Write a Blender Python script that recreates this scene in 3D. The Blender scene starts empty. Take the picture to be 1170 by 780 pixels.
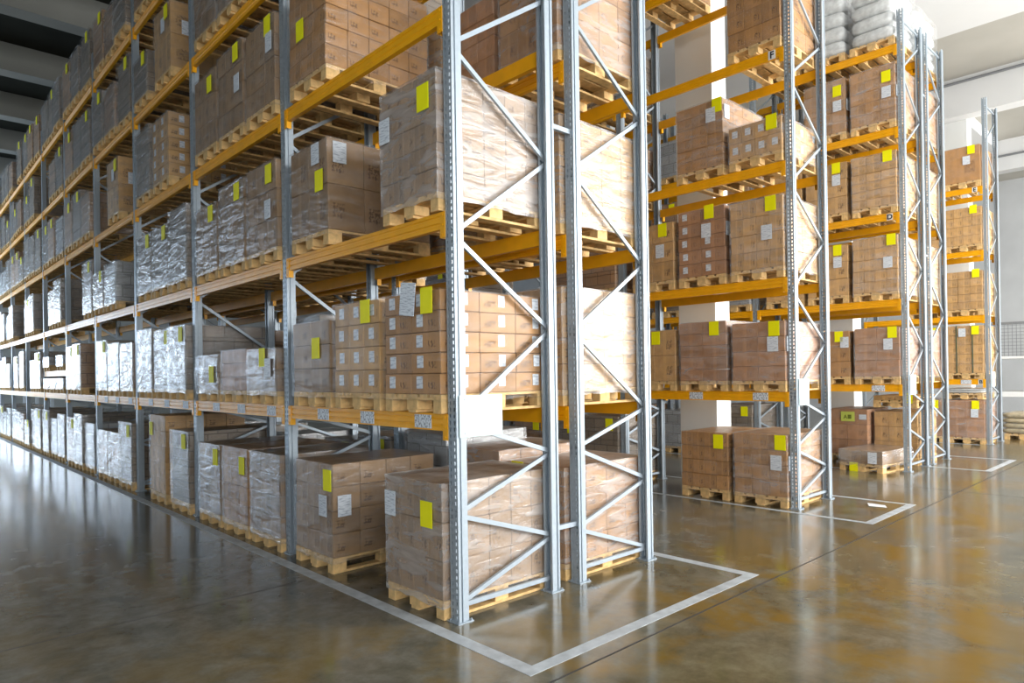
import bpy, math, random
from mathutils import Vector, Matrix
R = random.Random(7)
sc = bpy.context.scene
COL = sc.collection
PI = math.pi

# ------------------------------------------------------------------ materials
def new_mat(name):
    m = bpy.data.materials.new(name); m.use_nodes = True
    nt = m.node_tree; nt.nodes.clear()
    return m, nt
def N(nt, t, **kw):
    n = nt.nodes.new(t)
    for k, v in kw.items():
        if k in n.inputs: n.inputs[k].default_value = v
        else: setattr(n, k, v)
    return n
def L(nt, a, ao, b, bi): nt.links.new(a.outputs[ao], b.inputs[bi])
def ramp(nt, stops):
    n = nt.nodes.new('ShaderNodeValToRGB'); e = n.color_ramp.elements
    while len(e) < len(stops): e.new(0.5)
    for el, (p, c) in zip(e, stops):
        el.position = p; el.color = (*c, 1) if len(c) == 3 else c
    return n
def mixc(nt, blend='MIX'):
    n = nt.nodes.new('ShaderNodeMix'); n.data_type = 'RGBA'; n.blend_type = blend
    return n
def simple(name, col, rough=.5, metal=0., spec=.5, nscale=20., namt=.08, bump=0., coat=0.):
    m, nt = new_mat(name)
    out = N(nt, 'ShaderNodeOutputMaterial'); b = N(nt, 'ShaderNodeBsdfPrincipled')
    b.inputs['Roughness'].default_value = rough; b.inputs['Metallic'].default_value = metal
    b.inputs['Specular IOR Level'].default_value = spec; b.inputs['Coat Weight'].default_value = coat
    tc = N(nt, 'ShaderNodeTexCoord'); no = N(nt, 'ShaderNodeTexNoise'); no.inputs['Scale'].default_value = nscale
    no.inputs['Detail'].default_value = 3
    L(nt, tc, 'Object', no, 'Vector')
    lo = tuple(c * (1 - namt) for c in col); hi = tuple(min(1, c * (1 + namt)) for c in col)
    r = ramp(nt, [(.3, lo), (.7, hi)]); L(nt, no, 'Fac', r, 'Fac'); L(nt, r, 'Color', b, 'Base Color')
    if bump:
        bp = N(nt, 'ShaderNodeBump'); bp.inputs['Strength'].default_value = bump; bp.inputs['Distance'].default_value = .01
        L(nt, no, 'Fac', bp, 'Height'); L(nt, bp, 'Normal', b, 'Normal')
    L(nt, b, 'BSDF', out, 'Surface')
    return m

M = {}
M['steel'] = simple('galvanised_steel', (.37, .43, .48), .40, .35, .5, 30, .05)
M['beam'] = simple('orange_beam_paint', (.92, .42, .003), .35, 0, .5, 6, .07)
M['wood'] = simple('pallet_wood', (.72, .47, .20), .75, 0, .3, 14, .22)
M['white'] = simple('white_paint', (.80, .81, .80), .6, 0, .3, 1.5, .03)
M['sign'] = simple('pale_sign_board', (.56, .70, .68), .4, 0, .4, 3, .02)
M['yellow'] = simple('yellow_sticker', (.95, .90, .0), .6, 0, .3, 8, .03)
M['green_label'] = simple('green_label', (.62, .70, .13), .6, 0, .3, 8, .03)
M['ink'] = simple('black_ink', (.03, .03, .03), .6, 0, .3, 8, .03)
M['line'] = simple('floor_line_paint', (.47, .50, .52), .45, 0, .4, 9, .22)
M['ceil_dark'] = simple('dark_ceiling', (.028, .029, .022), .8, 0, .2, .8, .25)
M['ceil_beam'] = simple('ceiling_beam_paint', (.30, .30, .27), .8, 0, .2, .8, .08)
M['ceil_white'] = simple('white_ceiling', (.70, .70, .69), .8, 0, .2, .5, .03)
M['ceil_beige'] = simple('beige_ceiling', (.46, .44, .39), .85, 0, .2, .5, .08)  # beige tone for the ceiling beside the right-hand girders
M['wall'] = simple('wall_plaster', (.58, .59, .59), .85, 0, .2, 1.2, .05)
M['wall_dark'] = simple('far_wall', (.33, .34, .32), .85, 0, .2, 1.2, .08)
M['column'] = simple('column_paint', (.80, .81, .78), .7, 0, .3, 1.0, .03)
M['pipe'] = simple('grey_pipe', (.22, .23, .24), .5, .2, .4, 5, .05)
M['strap'] = simple('green_strap', (.06, .10, .05), .5, 0, .4, 5, .05)
M['sack'] = simple('sack_paper', (.50, .42, .27), .6, 0, .3, 7, .25, .4)
M['sack_white'] = simple('white_bag_plastic', (.66, .68, .67), .35, 0, .5, 9, .2, .5)
M['greywrap'] = simple('grey_plastic', (.55, .57, .60), .35, 0, .5, 6, .12, .3)

def carton_mat(name, col, prints=.7):
    m, nt = new_mat(name)
    out = N(nt, 'ShaderNodeOutputMaterial'); b = N(nt, 'ShaderNodeBsdfPrincipled')
    b.inputs['Roughness'].default_value = .65; b.inputs['Specular IOR Level'].default_value = .3
    tc = N(nt, 'ShaderNodeTexCoord'); oi = N(nt, 'ShaderNodeObjectInfo')
    no = N(nt, 'ShaderNodeTexNoise'); no.inputs['Scale'].default_value = 9; no.inputs['Detail'].default_value = 4
    L(nt, tc, 'Object', no, 'Vector')
    lo = tuple(c * .86 for c in col); hi = tuple(c * 1.12 for c in col)
    r = ramp(nt, [(.3, lo), (.7, hi)]); L(nt, no, 'Fac', r, 'Fac')
    # per-carton tone
    hs = N(nt, 'ShaderNodeHueSaturation')
    mr = N(nt, 'ShaderNodeMapRange'); mr.inputs['To Min'].default_value = .84; mr.inputs['To Max'].default_value = 1.14
    L(nt, oi, 'Random', mr, 'Value'); L(nt, mr, 'Result', hs, 'Value'); L(nt, r, 'Color', hs, 'Color')
    # packing tape strip across the middle of each face top, and smudgy printed marks low on the carton
    sp = N(nt, 'ShaderNodeSeparateXYZ'); L(nt, tc, 'Generated', sp, 'Vector')
    def band(src, o, c, w):
        s = N(nt, 'ShaderNodeMath', operation='SUBTRACT'); L(nt, src, o, s, 0); s.inputs[1].default_value = c
        a = N(nt, 'ShaderNodeMath', operation='ABSOLUTE'); L(nt, s, 0, a, 0)
        l = N(nt, 'ShaderNodeMath', operation='LESS_THAN'); L(nt, a, 0, l, 0); l.inputs[1].default_value = w
        return l
    by = band(sp, 'Y', .5, .07)
    t = mixc(nt); t.inputs['B'].default_value = (col[0] * 1.25, col[1] * 1.25, col[2] * 1.2, 1)
    f = N(nt, 'ShaderNodeMath', operation='MULTIPLY'); L(nt, by, 0, f, 0); f.inputs[1].default_value = .5
    L(nt, f, 0, t, 'Factor'); L(nt, hs, 'Color', t, 'A')
    n2 = N(nt, 'ShaderNodeTexNoise'); n2.inputs['Scale'].default_value = 42; n2.inputs['Detail'].default_value = 1
    L(nt, tc, 'Object', n2, 'Vector')
    g = N(nt, 'ShaderNodeMath', operation='GREATER_THAN'); L(nt, n2, 'Fac', g, 0); g.inputs[1].default_value = .51
    bz = band(sp, 'Z', .42, .17)
    b2 = band(sp, 'Y', .28, .14); b3 = band(sp, 'X', .28, .16)
    mx = N(nt, 'ShaderNodeMath', operation='MAXIMUM'); L(nt, b2, 0, mx, 0); L(nt, b3, 0, mx, 1)
    p1 = N(nt, 'ShaderNodeMath', operation='MULTIPLY'); L(nt, g, 0, p1, 0); L(nt, bz, 0, p1, 1)
    p2 = N(nt, 'ShaderNodeMath', operation='MULTIPLY'); L(nt, p1, 0, p2, 0); L(nt, mx, 0, p2, 1)
    p3 = N(nt, 'ShaderNodeMath', operation='MULTIPLY'); L(nt, p2, 0, p3, 0); p3.inputs[1].default_value = prints
    d = mixc(nt); d.inputs['B'].default_value = (.10, .055, .03, 1)
    L(nt, p3, 0, d, 'Factor'); L(nt, t, 'Result', d, 'A')
    L(nt, d, 'Result', b, 'Base Color')
    L(nt, b, 'BSDF', out, 'Surface')
    return m
TONES = ['brown', 'tan', 'red', 'dull']
M['brown'] = carton_mat('carton_brown', (.43, .225, .085))
M['tan'] = carton_mat('carton_tan', (.56, .33, .13), .7)
M['red'] = carton_mat('carton_reddish', (.42, .215, .105), .4)
M['dull'] = carton_mat('carton_dull', (.33, .205, .105), .8)

def stack_mat(name, col):       # a far-off stack of cartons: seams between cartons are surface pattern
    m, nt = new_mat(name)
    out = N(nt, 'ShaderNodeOutputMaterial'); b = N(nt, 'ShaderNodeBsdfPrincipled')
    b.inputs['Roughness'].default_value = .6
    tc = N(nt, 'ShaderNodeTexCoord'); mp = N(nt, 'ShaderNodeMapping')
    ad = N(nt, 'ShaderNodeSeparateXYZ'); L(nt, tc, 'Object', ad, 'Vector')
    s = N(nt, 'ShaderNodeMath', operation='ADD'); L(nt, ad, 'X', s, 0); L(nt, ad, 'Y', s, 1)
    cb = N(nt, 'ShaderNodeCombineXYZ'); L(nt, s, 0, cb, 'X'); L(nt, ad, 'Z', cb, 'Y')
    br = N(nt, 'ShaderNodeTexBrick'); L(nt, cb, 'Vector', br, 'Vector')
    br.inputs['Scale'].default_value = 1; br.inputs['Brick Width'].default_value = .27; br.inputs['Row Height'].default_value = .215
    br.inputs['Mortar Size'].default_value = .006; br.offset = .5
    br.inputs['Color1'].default_value = (*[c * .85 for c in col], 1); br.inputs['Color2'].default_value = (*[min(1, c * 1.15) for c in col], 1)
    br.inputs['Mortar'].default_value = (*[c * .35 for c in col], 1)
    L(nt, br, 'Color', b, 'Base Color'); L(nt, b, 'BSDF', out, 'Surface')
    return m
M['stack_brown'] = stack_mat('stack_brown', (.38, .22, .11))
M['stack_dull'] = stack_mat('stack_dull', (.24, .185, .13))
M['stack_pale'] = stack_mat('stack_pale', (.42, .42, .41))

def film_mat(name, lo, hi, tint=(.70, .72, .73), rough=.24, base=.07, edge=.5, wrinkle=.45):
    """clear stretch film: mostly see-through, a little milky where it bunches, and glossy by Fresnel"""
    m, nt = new_mat(name)
    out = N(nt, 'ShaderNodeOutputMaterial'); di = N(nt, 'ShaderNodeBsdfDiffuse'); di.inputs['Color'].default_value = (*tint, 1)
    gl = N(nt, 'ShaderNodeBsdfGlossy'); gl.inputs['Roughness'].default_value = rough; gl.inputs['Color'].default_value = (1, 1, 1, 1)
    tr = N(nt, 'ShaderNodeBsdfTransparent'); mx = N(nt, 'ShaderNodeMixShader'); m2 = N(nt, 'ShaderNodeMixShader')
    lw = N(nt, 'ShaderNodeLayerWeight'); lw.inputs['Blend'].default_value = .5
    pw = N(nt, 'ShaderNodeMath', operation='POWER'); L(nt, lw, 'Facing', pw, 0); pw.inputs[1].default_value = 4
    fr = N(nt, 'ShaderNodeMath', operation='MULTIPLY_ADD'); L(nt, pw, 0, fr, 0); fr.inputs[1].default_value = edge; fr.inputs[2].default_value = base
    tc = N(nt, 'ShaderNodeTexCoord'); mp = N(nt, 'ShaderNodeMapping'); mp.inputs['Scale'].default_value = (1.8, 1.8, 7)
    mp.inputs['Rotation'].default_value = (.25, .12, 0)
    L(nt, tc, 'Object', mp, 'Vector')
    oi = N(nt, 'ShaderNodeObjectInfo'); ma = N(nt, 'ShaderNodeVectorMath', operation='ADD')
    rr = N(nt, 'ShaderNodeMath', operation='MULTIPLY'); L(nt, oi, 'Random', rr, 0); rr.inputs[1].default_value = 37
    L(nt, mp, 'Vector', ma, 0); L(nt, rr, 0, ma, 1)
    no = N(nt, 'ShaderNodeTexNoise'); no.inputs['Scale'].default_value = 1.6; no.inputs['Detail'].default_value = 6
    no.inputs['Distortion'].default_value = .8
    L(nt, ma, 'Vector', no, 'Vector')
    r = N(nt, 'ShaderNodeMapRange'); r.inputs['From Min'].default_value = .40; r.inputs['From Max'].default_value = .70
    r.inputs['To Min'].default_value = lo; r.inputs['To Max'].default_value = hi
    L(nt, no, 'Fac', r, 'Value')
    bp = N(nt, 'ShaderNodeBump'); bp.inputs['Strength'].default_value = wrinkle; bp.inputs['Distance'].default_value = .02
    L(nt, no, 'Fac', bp, 'Height')
    for n in (di, gl, lw): L(nt, bp, 'Normal', n, 'Normal')
    L(nt, r, 'Result', mx, 'Fac'); L(nt, tr, 'BSDF', mx, 1); L(nt, di, 'BSDF', mx, 2)
    L(nt, fr, 0, m2, 'Fac'); L(nt, mx, 'Shader', m2, 1); L(nt, gl, 'BSDF', m2, 2)
    L(nt, m2, 'Shader', out, 'Surface')
    return m
M['film_thin'] = film_mat('stretch_film_thin', .01, .10, base=.02, edge=.2)
M['film_mid'] = film_mat('stretch_film_mid', .01, .17, base=.035, wrinkle=.8)
M['film_bright'] = film_mat('stretch_film_bright', .07, .29, (.90, .91, .92), .30, .085, wrinkle=.8)
M['film_clear'] = film_mat('stretch_film_clear', .04, .24, (.88, .89, .90), .28, .05, wrinkle=.7)
M['film_heavy'] = film_mat('stretch_film_heavy', .05, .36, (.58, .61, .64), .17, .065, .45, 1.2)

def paper_mat():
    m, nt = new_mat('printed_paper')
    out = N(nt, 'ShaderNodeOutputMaterial'); b = N(nt, 'ShaderNodeBsdfPrincipled'); b.inputs['Roughness'].default_value = .5
    tc = N(nt, 'ShaderNodeTexCoord'); mp = N(nt, 'ShaderNodeMapping'); mp.inputs['Scale'].default_value = (9, 9, 75)
    L(nt, tc, 'Object', mp, 'Vector'); no = N(nt, 'ShaderNodeTexNoise'); no.inputs['Scale'].default_value = 1.6
    L(nt, mp, 'Vector', no, 'Vector')
    r = ramp(nt, [(.50, (.74, .78, .82)), (.62, (.40, .44, .50))]); L(nt, no, 'Fac', r, 'Fac')
    L(nt, r, 'Color', b, 'Base Color'); L(nt, b, 'BSDF', out, 'Surface')
    return m
M['paper'] = paper_mat()
M['code'] = M['paper'].copy(); M['code'].name = 'printed_code_label'
for n in M['code'].node_tree.nodes:
    if n.type == 'MAPPING': n.inputs['Scale'].default_value = (1, 48, 30)
    if n.type == 'VALTORGB':
        n.color_ramp.elements[0].position = .52; n.color_ramp.elements[1].position = .58; n.color_ramp.elements[1].color = (.22, .24, .27, 1)

def floor_mat():
    m, nt = new_mat('polished_concrete')
    out = N(nt, 'ShaderNodeOutputMaterial'); b = N(nt, 'ShaderNodeBsdfPrincipled')
    tc = N(nt, 'ShaderNodeTexCoord')
    n1 = N(nt, 'ShaderNodeTexNoise'); n1.inputs['Scale'].default_value = .9; n1.inputs['Detail'].default_value = 9; n1.inputs['Roughness'].default_value = .62; n1.inputs['Distortion'].default_value = .15
    n2 = N(nt, 'ShaderNodeTexNoise'); n2.inputs['Scale'].default_value = 3.4; n2.inputs['Detail'].default_value = 8; n2.inputs['Roughness'].default_value = .7; n2.inputs['Distortion'].default_value = .2
    n3 = N(nt, 'ShaderNodeTexNoise'); n3.inputs['Scale'].default_value = .35; n3.inputs['Detail'].default_value = 4
    for n in (n1, n2, n3): L(nt, tc, 'Object', n, 'Vector')
    r1 = ramp(nt, [(.30, (.080, .075, .053)), (.50, (.140, .133, .106)), (.72, (.215, .210, .185))]); L(nt, n2, 'Fac', r1, 'Fac')
    r2 = ramp(nt, [(.48, (0, 0, 0)), (.58, (1, 1, 1))]); L(nt, n1, 'Fac', r2, 'Fac')
    # ochre stains only out in the open cross aisle
    sp = N(nt, 'ShaderNodeSeparateXYZ'); L(nt, tc, 'Object', sp, 'Vector')
    mr = N(nt, 'ShaderNodeMapRange'); mr.inputs['From Min'].default_value = 1.5; mr.inputs['From Max'].default_value = -1.2; L(nt, sp, 'Y', mr, 'Value')
    mr.inputs['To Min'].default_value = .22; mr.inputs['To Max'].default_value = 1
    mm = N(nt, 'ShaderNodeMath', operation='MULTIPLY'); L(nt, r2, 'Color', mm, 0); L(nt, mr, 'Result', mm, 1)
    m2 = N(nt, 'ShaderNodeMath', operation='MULTIPLY'); L(nt, mm, 0, m2, 0); m2.inputs[1].default_value = .8
    mx = mixc(nt); mx.inputs['B'].default_value = (.20, .125, .016, 1); L(nt, m2, 0, mx, 'Factor'); L(nt, r1, 'Color', mx, 'A')
    m3 = mixc(nt, 'MULTIPLY'); m3.inputs['B'].default_value = (1.0, .88, .55, 1)
    zm = N(nt, 'ShaderNodeMapRange'); zm.inputs['From Min'].default_value = 1.0; zm.inputs['From Max'].default_value = -2.2; L(nt, sp, 'Y', zm, 'Value')
    r4 = N(nt, 'ShaderNodeMapRange'); r4.inputs['From Min'].default_value = .36; r4.inputs['From Max'].default_value = .62; L(nt, n3, 'Fac', r4, 'Value')
    zz = N(nt, 'ShaderNodeMath', operation='MULTIPLY'); L(nt, zm, 'Result', zz, 0); L(nt, r4, 'Result', zz, 1)
    L(nt, zz, 0, m3, 'Factor'); L(nt, mx, 'Result', m3, 'A')
    L(nt, m3, 'Result', b, 'Base Color')
    rr = N(nt, 'ShaderNodeMapRange'); rr.inputs['To Min'].default_value = .07; rr.inputs['To Max'].default_value = .24; L(nt, n2, 'Fac', rr, 'Value')
    L(nt, rr, 'Result', b, 'Roughness'); b.inputs['Specular IOR Level'].default_value = .65
    bp = N(nt, 'ShaderNodeBump'); bp.inputs['Strength'].default_value = .05; bp.inputs['Distance'].default_value = .02
    L(nt, n1, 'Fac', bp, 'Height'); L(nt, bp, 'Normal', b, 'Normal')
    L(nt, b, 'BSDF', out, 'Surface')
    return m
M['floor'] = floor_mat()

# ------------------------------------------------------------------ mesh helpers
class MB:
    def __init__(s): s.v = []; s.f = []
    def box(s, x0, y0, z0, x1, y1, z1):
        b = len(s.v)
        s.v += [(x0,y0,z0),(x1,y0,z0),(x1,y1,z0),(x0,y1,z0),(x0,y0,z1),(x1,y0,z1),(x1,y1,z1),(x0,y1,z1)]
        s.f += [tuple(b+i for i in q) for q in ((3,2,1,0),(4,5,6,7),(0,1,5,4),(1,2,6,5),(2,3,7,6),(3,0,4,7))]
        return s
    def chamfer(s, x0, y0, z0, x1, y1, z1, c=.004):
        idx = {}
        X = (x0, x1); Y = (y0, y1); Z = (z0, z1)
        for i in (0,1):
            for j in (0,1):
                for k in (0,1):
                    px, py, pz = X[i], Y[j], Z[k]
                    dx, dy, dz = (c if i == 0 else -c), (c if j == 0 else -c), (c if k == 0 else -c)
                    for a, p in (('x', (px, py+dy, pz+dz)), ('y', (px+dx, py, pz+dz)), ('z', (px+dx, py+dy, pz))):
                        idx[(i,j,k,a)] = len(s.v); s.v.append(p)
        F = []
        for i in (0,1): F.append([idx[(i,j,k,'x')] for j,k in ((0,0),(1,0),(1,1),(0,1))])
        for j in (0,1): F.append([idx[(i,j,k,'y')] for i,k in ((0,0),(1,0),(1,1),(0,1))])
        for k in (0,1): F.append([idx[(i,j,k,'z')] for i,j in ((0,0),(1,0),(1,1),(0,1))])
        for j in (0,1):
            for k in (0,1): F.append([idx[(0,j,k,'y')], idx[(1,j,k,'y')], idx[(1,j,k,'z')], idx[(0,j,k,'z')]])
        for i in (0,1):
            for k in (0,1): F.append([idx[(i,0,k,'x')], idx[(i,1,k,'x')], idx[(i,1,k,'z')], idx[(i,0,k,'z')]])
        for i in (0,1):
            for j in (0,1): F.append([idx[(i,j,0,'x')], idx[(i,j,1,'x')], idx[(i,j,1,'y')], idx[(i,j,0,'y')]])
        for i in (0,1):
            for j in (0,1):
                for k in (0,1): F.append([idx[(i,j,k,a)] for a in 'xyz'])
        cx, cy, cz = (x0+x1)/2, (y0+y1)/2, (z0+z1)/2
        for f in F:                       # orient outwards
            a, b_, c_ = (Vector(s.v[f[0]]), Vector(s.v[f[1]]), Vector(s.v[f[2]]))
            n = (b_-a).cross(c_-a); m = sum((Vector(s.v[t]) for t in f), Vector())/len(f) - Vector((cx,cy,cz))
            s.f.append(tuple(f) if n.dot(m) > 0 else tuple(reversed(f)))
        return s
    def bar(s, p, q, w, t):               # bar in the XZ plane, width w (in plane), thickness t (along Y)
        p, q = Vector(p), Vector(q); d = (q-p).normalized(); u = Vector((-d.z, 0, d.x))*w/2; y = Vector((0, t/2, 0))
        b = len(s.v)
        for e in (p, q):
            for a, c in ((-1,-1),(1,-1),(1,1),(-1,1)): s.v.append(tuple(e + u*a + y*c))
        s.f += [tuple(b+i for i in f) for f in ((0,1,2,3),(7,6,5,4),(0,4,5,1),(1,5,6,2),(2,6,7,3),(3,7,4,0))]
        return s
    def prism_y(s, prof, y0, y1):         # profile in XZ extruded along Y
        b = len(s.v); n = len(prof)
        s.v += [(x, y0, z) for x, z in prof] + [(x, y1, z) for x, z in prof]
        for i in range(n): j = (i+1) % n; s.f.append((b+i, b+j, b+n+j, b+n+i))
        s.f.append(tuple(b+i for i in reversed(range(n)))); s.f.append(tuple(b+n+i for i in range(n)))
        return s
    def cyl(s, c, r, h, axis='z', seg=12):
        b = len(s.v)
        for k in (0, 1):
            for i in range(seg):
                a = 2*PI*i/seg; p = [r*math.cos(a), r*math.sin(a), k*h]
                if axis == 'x': p = [p[2], p[0], p[1]]
                if axis == 'y': p = [p[0], p[2], p[1]]
                s.v.append((c[0]+p[0], c[1]+p[1], c[2]+p[2]))
        for i in range(seg): j = (i+1) % seg; s.f.append((b+i, b+j, b+seg+j, b+seg+i))
        s.f.append(tuple(b+i for i in reversed(range(seg)))); s.f.append(tuple(b+seg+i for i in range(seg)))
        return s
    def mesh(s, name, mat, smooth=False):
        me = bpy.data.meshes.new(name); me.from_pydata(s.v, [], s.f); me.materials.append(mat)
        if smooth: me.polygons.foreach_set('use_smooth', [True]*len(me.polygons))
        me.update(); return me
def link(name, me, parent=None, loc=(0,0,0), rot=(0,0,0)):
    o = bpy.data.objects.new(name, me); COL.objects.link(o); o.location = loc; o.rotation_euler = rot
    if parent: o.parent = parent
    return o
def tag(o, label, cat, group=None):
    o['label'] = label; o['category'] = cat
    if group: o['group'] = group
    return o
def struct(name, mb, mat, **k):
    o = link(name, mb.mesh(name, mat)); o['kind'] = 'structure'; return o
def kids(o): return KIDS.get(o.name, [])
def copy_tree(o, parent=None):
    c = o.copy(); COL.objects.link(c); c.parent = parent
    for ch in CH.get(o, []): CH.setdefault(c, []).append(copy_tree(ch, c))
    return c
CH = {}
def part(name, me, parent, loc=(0,0,0), rot=(0,0,0)):
    o = link(name, me, parent, loc, rot); CH.setdefault(parent, []).append(o); return o

# ------------------------------------------------------------------ the room
X0, X1, Y0, Y1, ZC = -9.5, 30.0, -10.0, 46.0, 9.8
struct('floor', MB().box(X0-.3, Y0-.3, -.2, X1+.3, Y1+.3, 0), M['floor'])
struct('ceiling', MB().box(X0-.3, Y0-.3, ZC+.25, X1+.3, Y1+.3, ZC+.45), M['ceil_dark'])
def wall_with_openings(name, axis, at, th, a0, a1, z1, holes, mat):
    mb = MB(); cur = a0
    def add(u0, u1, za, zb):
        if u1-u0 < 1e-4 or zb-za < 1e-4: return
        if axis == 'x': mb.box(u0, at, za, u1, at+th, zb)
        else: mb.box(at, u0, za, at+th, u1, zb)
    for (u0, u1, za, zb) in holes:
        add(cur, u0, 0, z1); add(u0, u1, 0, za); add(u0, u1, zb, z1); cur = u1
    add(cur, a1, 0, z1)
    return struct(name, mb, mat)
wn = [0]
def window(axis, at, u0, u1, z0, z1, power, col, inward):
    wn[0] += 1
    mb = MB(); w = .07
    def add(a, b, c, d, t=.04):
        if axis == 'x': mb.box(a, at-t, c, b, at+t, d)
        else: mb.box(at-t, a, c, at+t, b, d)
    add(u0, u1, z0, z0+w); add(u0, u1, z1-w, z1); add(u0, u0+w, z0, z1); add(u1-w, u1, z0, z1)
    n = max(2, round((u1-u0)/1.6))
    for i in range(1, n): c = u0+(u1-u0)*i/n; add(c-.025, c+.025, z0, z1, .03)
    for i in range(1, 4): c = z0+(z1-z0)*i/4; add(u0, u1, c-.02, c+.02, .03)
    struct('window_%d' % wn[0], mb, M['white'])
    ld = bpy.data.lights.new('window_daylight_and_fill', 'AREA'); ld.shape = 'RECTANGLE'; ld.size = u1-u0; ld.size_y = z1-z0  # lamp behind each opening, the added fill windows included
    ld.energy = power*(u1-u0)*(z1-z0); ld.color = col
    lo = bpy.data.objects.new('window_daylight_and_fill', ld); COL.objects.link(lo)
    c = ((u0+u1)/2, at, (z0+z1)/2) if axis == 'x' else (at, (u0+u1)/2, (z0+z1)/2)
    d = Vector(inward); lo.location = Vector(c) - d*.35
    lo.rotation_euler = (-d).to_track_quat('Z', 'Y').to_euler()
SW = [(-8.6, -3.4, 1.3, 7.2), (-2.6, 2.6, 1.3, 7.2), (3.5, 8, 1.3, 7.2), (9, 14.5, 1.3, 7.2), (15.5, 21, 1.3, 7.2), (22, 28.5, 1.3, 7.2)]  # first two windows are added, unseen, to light the aisle-facing load faces
P_S, P_L, P_E = 36, 14, 26
wall_with_openings('wall_front', 'x', Y0-.3, .3, X0, X1, ZC+.25, SW, M['wall'])
for u0, u1, z0, z1 in SW: window('x', Y0-.15, u0, u1, z0, z1, P_S if u0 > 3 else P_S*.30, (1, .99, .97), (0, 1, 0))
LW = [(-8.5, -2.0, 1.3, 5.0)]+[(19+8.6*i, 26.2+8.6*i, 1.3, 6.0) for i in range(3)]  # first window is added behind the camera to light aisle faces and floor
wall_with_openings('wall_left', 'y', X0-.3, .3, Y0, Y1, ZC+.25, LW, M['wall_dark'])
for u0, u1, z0, z1 in LW: window('y', X0-.15, u0, u1, z0, z1, P_L if u0 > 0 else P_L*.22, (.56, .76, 1), (1, 0, 0))
EW = [(-8.8, -5.2, 1.0, 6.4), (-4.4, -.8, 1.0, 6.4)]
wall_with_openings('wall_back', 'x', Y1, .3, X0, X1, ZC+.25, EW, M['wall_dark'])
for u0, u1, z0, z1 in EW: window('x', Y1+.15, u0, u1, z0, z1, P_E, (.70, .84, 1), (0, -1, 0))
struct('wall_right', MB().box(X1, Y0, 0, X1+.3, Y1, ZC+.25), M['wall'])
# ceiling: cross beams over the left aisle, smooth white soffit on the right, lengthways girders
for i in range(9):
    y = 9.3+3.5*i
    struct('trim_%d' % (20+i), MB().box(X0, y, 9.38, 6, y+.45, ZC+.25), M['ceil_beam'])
struct('trim_1', MB().box(6, Y0, 9.5, 15.0, Y1, ZC+.25), M['ceil_white'])
struct('trim_2', MB().box(15.0, Y0, 9.56, 18.0, Y1, ZC+.25), M['ceil_beige'])
struct('trim_3', MB().box(18.0, Y0, 8.55, 18.5, Y1, ZC+.25), M['ceil_white'])
struct('trim_4', MB().box(18.5, Y0, 9.3, 24.0, Y1, ZC+.25), M['ceil_beige'])
struct('trim_5', MB().box(24.0, Y0, 8.3, 24.5, Y1, ZC+.25), M['ceil_white'])
struct('trim_6', MB().box(24.5, Y0, 9.3, X1, Y1, ZC+.25), M['ceil_beige'])
# haunched brackets under the girders
for k, (x, y) in enumerate(((18.5, 1.3), (24.5, -.2), (18.5, 8.5))):
    mb = MB(); mb.prism_y([(x, 9.3), (x, 8.0), (x+.3, 8.0), (x+1.9, 8.95), (x+5.4, 8.95), (x+5.4, 9.3)], y, y+.5)
    struct('trim_%d' % (7+k), mb, M['ceil_white'])
# columns
for k, (x, y, w, d) in enumerate(((7.35, 2.12, .47, .72), (7.35, 9.1, .47, .72), (13.4, 2.1, .5, .75), (18.44, .93, .45, .6), (24.4, -1.2, .5, .6), (13.4, 9.1, .5, .75))):
    struct('trim_%d' % (40+k), MB().box(x, y, 0, x+w, y+d, 9.5), M['column'])
for k, (x, z) in enumerate(((17.9, 9.40), (23.9, 8.75))):
    mb = MB(); mb.cyl((x, Y0+.1, z), .035, Y1-Y0-.2, 'y', 10)
    for i in range(14): mb.box(x-.02, Y0+1+4*i, z, x+.02, Y0+1.05+4*i, z+.2)
    tag(link('ceiling_conduit', mb.mesh('ceiling_conduit', M['pipe'])), ('long grey conduit running along the upper girder at right', 'thin grey conduit along the far ceiling girder at right edge')[k], 'pipe')

# painted floor lines
def fl(n, x0, y0, x1, y1): struct('trim_%d' % n, MB().box(x0, y0, 0, x1, y1, .0025), M['line'])
fl(60, -.24, -.99, -.13, 30)
fl(61, -.13, -.99, 2.66, -.89)
fl(62, 2.56, -.89, 2.66, 28)
fl(63, 5.46, -.89, 5.53, 28)
fl(64, 5.46, -.99, 7.07, -.89)
fl(65, 7.0, -.89, 7.07, 28)
fl(66, 11.15, -.89, 11.22, 0)
fl(67, 11.15, -.99, 13.2, -.89)
fl(68, 13.13, -.89, 13.2, 28)
fl(69, 9.93, .3, 9.99, 28)
fl(70, 15.85, .2, 15.92, 28)
# saw-cut joints in the slab
mj = simple('joint', (.05, .045, .04), .6)
for k, (a, b, c, d) in enumerate(((X0, -1.14, X1, -1.125), (X0, 1.84, -.3, 1.853), (-6.0, Y0, -5.99, Y1), (X0, -4.1, X1, -4.09), (8.6, -10, 8.61, 30))):
    struct('trim_%d' % (80+k), MB().box(a, b, 0, c, d, .0012), mj)

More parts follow.
